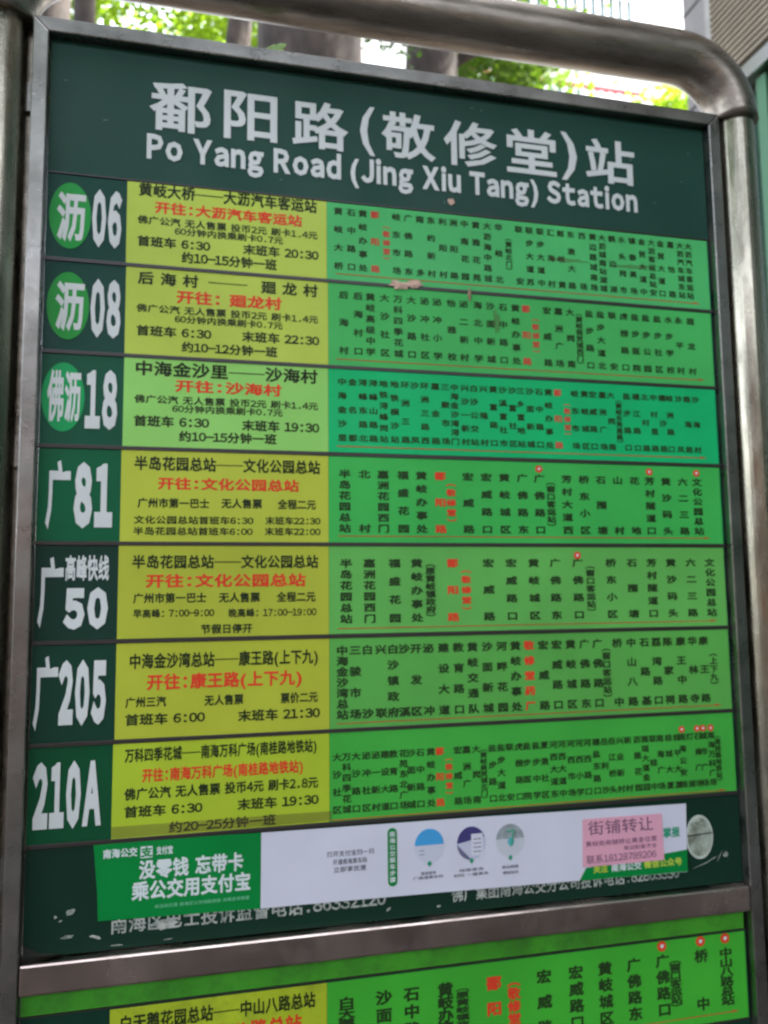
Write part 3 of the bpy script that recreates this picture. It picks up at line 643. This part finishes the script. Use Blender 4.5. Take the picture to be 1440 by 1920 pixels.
for (cx, cz, kind) in ((.5125, .0925, 0), (.5728, .0912, 1), (.6299, .0905, 2)):
    c1 = MB(); c1.disc(cx, cz, .0212, .0225, ST, SY - .0001, 36)
    ill = on(c1, 'step_picture', mat('picture_ground', ((.58, .60, .70), (.54, .55, .68), (.56, .58, .64))[kind], rough=.45), wp)
    y2 = ST - .0002
    if kind == 0:
        c = MB(); c.disc(cx, cz + .001, .0205, .0212, y2, ST, 20, 0, 180); on(c, 'blue_screen', mat('sky_blue_print', (.05, .33, .66), rough=.45, var=.08), wp)
        c = MB(); 
        for dz in (.006, .011): c.prism(rect(cx - .014, cx - .007, cz - dz - .001, cz - dz + .001), y2, ST)
        on(c, 'screen_lines', 'sink' if 0 else mat('grey_lines', (.35, .37, .45), rough=.5), wp)
    if kind == 1:
        c = MB(); c.disc(cx, cz, .0205, .0218, y2, ST, 24, 20, 180); on(c, 'navy_screen', mat('navy_print', (.045, .04, .17), rough=.45), wp)
        c = MB(); c.disc(cx, cz - .0005, .0205, .0218, y2, ST, 16, 181, 270); on(c, 'grey_screen', mat('slate_print', (.14, .14, .24), rough=.45), wp)
        c = MB(); c.prism(rect(cx + .0, cx + .017, cz - .017, cz + .012), y2 - .0003, ST); on(c, 'phone_outline', 'swhite', wp)
        c = MB()
        for k in range(4): c.prism(rect(cx + .003, cx + .014, cz - .012 + k * .0055, cz - .011 + k * .0055), y2 - .0005, y2 - .0003)
        on(c, 'screen_lines', 'sink', wp)
    if kind == 2:
        c = MB(); c.disc(cx, cz + .002, .0205, .0198, y2, ST, 24, 0, 180); on(c, 'map_screen', mat('map_print', (.30, .34, .36), rough=.45, var=.25, scale=120), wp)
        c = MB(); c.tube([(cx - .004, y2 - .0002, cz + .012), (cx + .006, y2 - .0002, cz + .013), (cx + .003, y2 - .0002, cz + .002), (cx + .001, y2 - .0002, cz - .008)], .0013, 6); on(c, 'route_mark', 'greenink', wp)
        c = MB(); c.disc(cx + .001, cz - .002, .0048, .0055, y2 - .0003, ST, 16); on(c, 'map_pin', mat('teal_pin', (.10, .42, .46), rough=.4), wp)
    c = MB(); c.prism([(cx - .0035, cz - .0235), (cx, cz - .0195), (cx + .0035, cz - .0235), (cx, cz - .0275)], y2, ST); on(c, 'picture_arrow', 'greenink', wp)
mb = MB(); mb.prism([(.7334, .0268), (.7441, .0431), (.9068, .0551), (.9062, .0242)], ST, SY - .0001); on(mb, 'green_corner', 'sgreen', wp)
text_part(T('g'), 'corner_lettering', 'greenink', wp, y=ST - .0003)
text_part(T('y'), 'corner_lettering', 'yellowink', wp, y=ST - .0003)
text_part(T('w'), 'corner_lettering', 'stext', wp, y=ST - .0003)
pk = root('pink_notice', 'small pink paper shop-transfer notice stuck over the right end of the payment sticker', 'notice', (.8, SY, Z0 + .077))
PY = ST - .0009
mb = MB(); mb.prism([(.7407, .1104), (.8674, .1095), (.8683, .0440), (.7385, .0447)], PY, PY + .0003); on(mb, 'paper', 'spink', pk)
text_part(T('P'), 'notice_lettering', mat('faded_purple_ink', (.20, .09, .16), rough=.6), pk, y=PY - .0003)
M['worn_ring'] = mat('pale_sticker_edge', (.50, .54, .48), rough=.7, var=.15, scale=60)
rs = root('round_sticker', 'worn white round sticker partly scraped off, beside the end of the payment sticker', 'sticker', (.929, SY, Z0 + .07))
mb = MB(); mb.disc(.9294, .0710, .0228, .0315, .0149, .0154, 40); on(mb, 'pale_ring', 'worn_ring', rs)
mb = MB(); mb.disc(.9294, .0710, .0198, .0275, .0146, .0149, 40)
on(mb, 'paper', mat('scuffed_sticker', (.36, .41, .34), rough=.7, var=.3, scale=60, dirt=(.07, .085, .04), dirt_scale=55, dirt_amt=1.), rs)
mb = MB(); mb.prism([(.909, .0745), (.951, .0765), (.951, .0750), (.909, .0728)], .0142, .0146); on(mb, 'pen_stroke', 'black', rs)
# brownish tape over the foot of the last information card
mb = MB(); mb.prism([(.0998, .1480), (.3790, .1478), (.3785, .1355), (.0998, .1340)], .0138, .0140)
tp = mb.build('tape_strip', mat('old_brown_tape', (.20, .17, .05), rough=.35, var=.2, scale=40, alpha=.20), off=O); tag(tp, 'strip of old brown see-through tape along the foot of the lowest yellow card', 'tape')
# torn scraps of paper
def scrap(cx, cz, rx, rz, label, a=0., sd=1, mt=None, y=.0128):
    r_ = random.Random(sd); m_ = MB(); n = 16; ring = []
    for k in range(n):
        t = k / n * 2 * math.pi; r = 1 + r_.uniform(-.3, .3); u, v = rx * r * math.cos(t), rz * r * math.sin(t)
        ring.append((cx + u * math.cos(a) - v * math.sin(a), r_.uniform(-.0006, .0006) + y, cz + u * math.sin(a) + v * math.cos(a)))
    m_.v = ring + [(p[0], y + .0012, p[2]) for p in ring] + [(cx, y - .0014, cz)]
    for k in range(n): j = (k + 1) % n; m_.f += [(k, j, 2 * n), (k, n + k, n + j, j)]
    o = m_.build('torn_paper', mt or M['scrap'], off=O); tag(o, label, 'paper scrap', group='torn paper scraps left on the sign'); return o
M['scrap'] = mat('torn_paper', (.62, .42, .33), rough=.9, var=.2, scale=80, bump=.3, bscale=200)
scrap(.482, .8785, .0155, .0062, 'larger pinkish scrap of torn paper over the bar between the first two routes', -.1, 1)
scrap(.503, .8815, .0125, .0060, 'smaller pinkish scrap right of the larger one over the same bar', .1, 2)
scrap(.5639, 1.0151, .0050, .0048, 'tiny pale scrap of paper under the Latin title', .5, 3, y=.0144)
scrap(.5885, .8735, .0025, .0090, 'narrow brown sliver stuck over the bar right of the pink scraps', 0, 4, mt=mat('brown_scrap', (.30, .20, .13), rough=.9))
# brown smears across the first route row
sm = mat('smear', (.16, .13, .05), rough=.8, alpha=.17)
for k, (cx, cz, rx, rz, a, lb) in enumerate(((.748, .9405, .034, .0030, .0, 'left brown smear across the stop names of the first row'), (.862, .940, .030, .0030, .05, 'right brown smear across the stop names of the first row'), (.63, .836, .006, .018, .1, 'dark greenish smudge on the second row beside the stop before the red one'))):
    m_ = MB(); pl = []
    for j in range(18):
        t = j / 18 * 2 * math.pi; r = 1 + rnd.uniform(-.35, .35); u, v = rx * r * math.cos(t), rz * r * math.sin(t); pl.append((cx + u * math.cos(a) - v * math.sin(a), cz + u * math.sin(a) + v * math.cos(a)))
    m_.prism(pl, .0141, .0142); o = m_.build('dirt_smear', sm, off=O); tag(o, lb, 'smear', group='dirt smears on the route rows')
# the fallen leaf on the top rail
lf = root('fallen_leaf', 'pale green fallen leaf lying on the top edge of the sign frame', 'leaf', (.29, .02, Z0 + FT))
def curl(x, zz, k=0): return .016 + .010 * math.sin((x - .258) * 60) * (1 if not k else .6) + (zz - 1.207) * .35
m_ = MB()
for ol, mid in (([(.2575, 1.2075), (.264, 1.2155), (.274, 1.2215), (.284, 1.2245), (.292, 1.2300), (.3005, 1.2365), (.306, 1.2330), (.303, 1.2255), (.2995, 1.2180), (.2975, 1.2130), (.288, 1.2080), (.272, 1.2072)], [(.270, 1.2115), (.283, 1.2165), (.294, 1.2225), (.3005, 1.2345)]),
                ([(.3035, 1.2345), (.3105, 1.2360), (.3175, 1.2318), (.3165, 1.2270), (.3125, 1.2235), (.3155, 1.2150), (.3190, 1.2080), (.3105, 1.2072), (.3030, 1.2078), (.2990, 1.2140), (.3005, 1.2200)], [(.3055, 1.2290), (.3065, 1.2200), (.3085, 1.2110)])):
    q = len(m_.v); cx_ = sum(p[0] for p in mid) / len(mid); cz_ = sum(p[1] for p in mid) / len(mid)
    m_.v += [(x, curl(x, zz), zz) for x, zz in ol] + [(cx_, curl(cx_, cz_, 1) - .004, cz_)]
    for i_ in range(len(ol)): m_.f.append((q + i_, q + (i_ + 1) % len(ol), q + len(ol)))
bl = m_.build('blade', mat('pale_leaf', (.24, .40, .21), rough=.55, var=.3, scale=90, transl=.35, dirt=(.30, .17, .10), dirt_scale=70, dirt_amt=.6), lf, smooth=True, off=O)
m_ = MB(); m_.tube([(.262, .016, FT + .003), (.252, .014, FT + .004), (.243, .010, FT + .0015)], [.0008, .0008, .0007], 6); m_.build('stalk', M['greenframe'], lf, off=O)
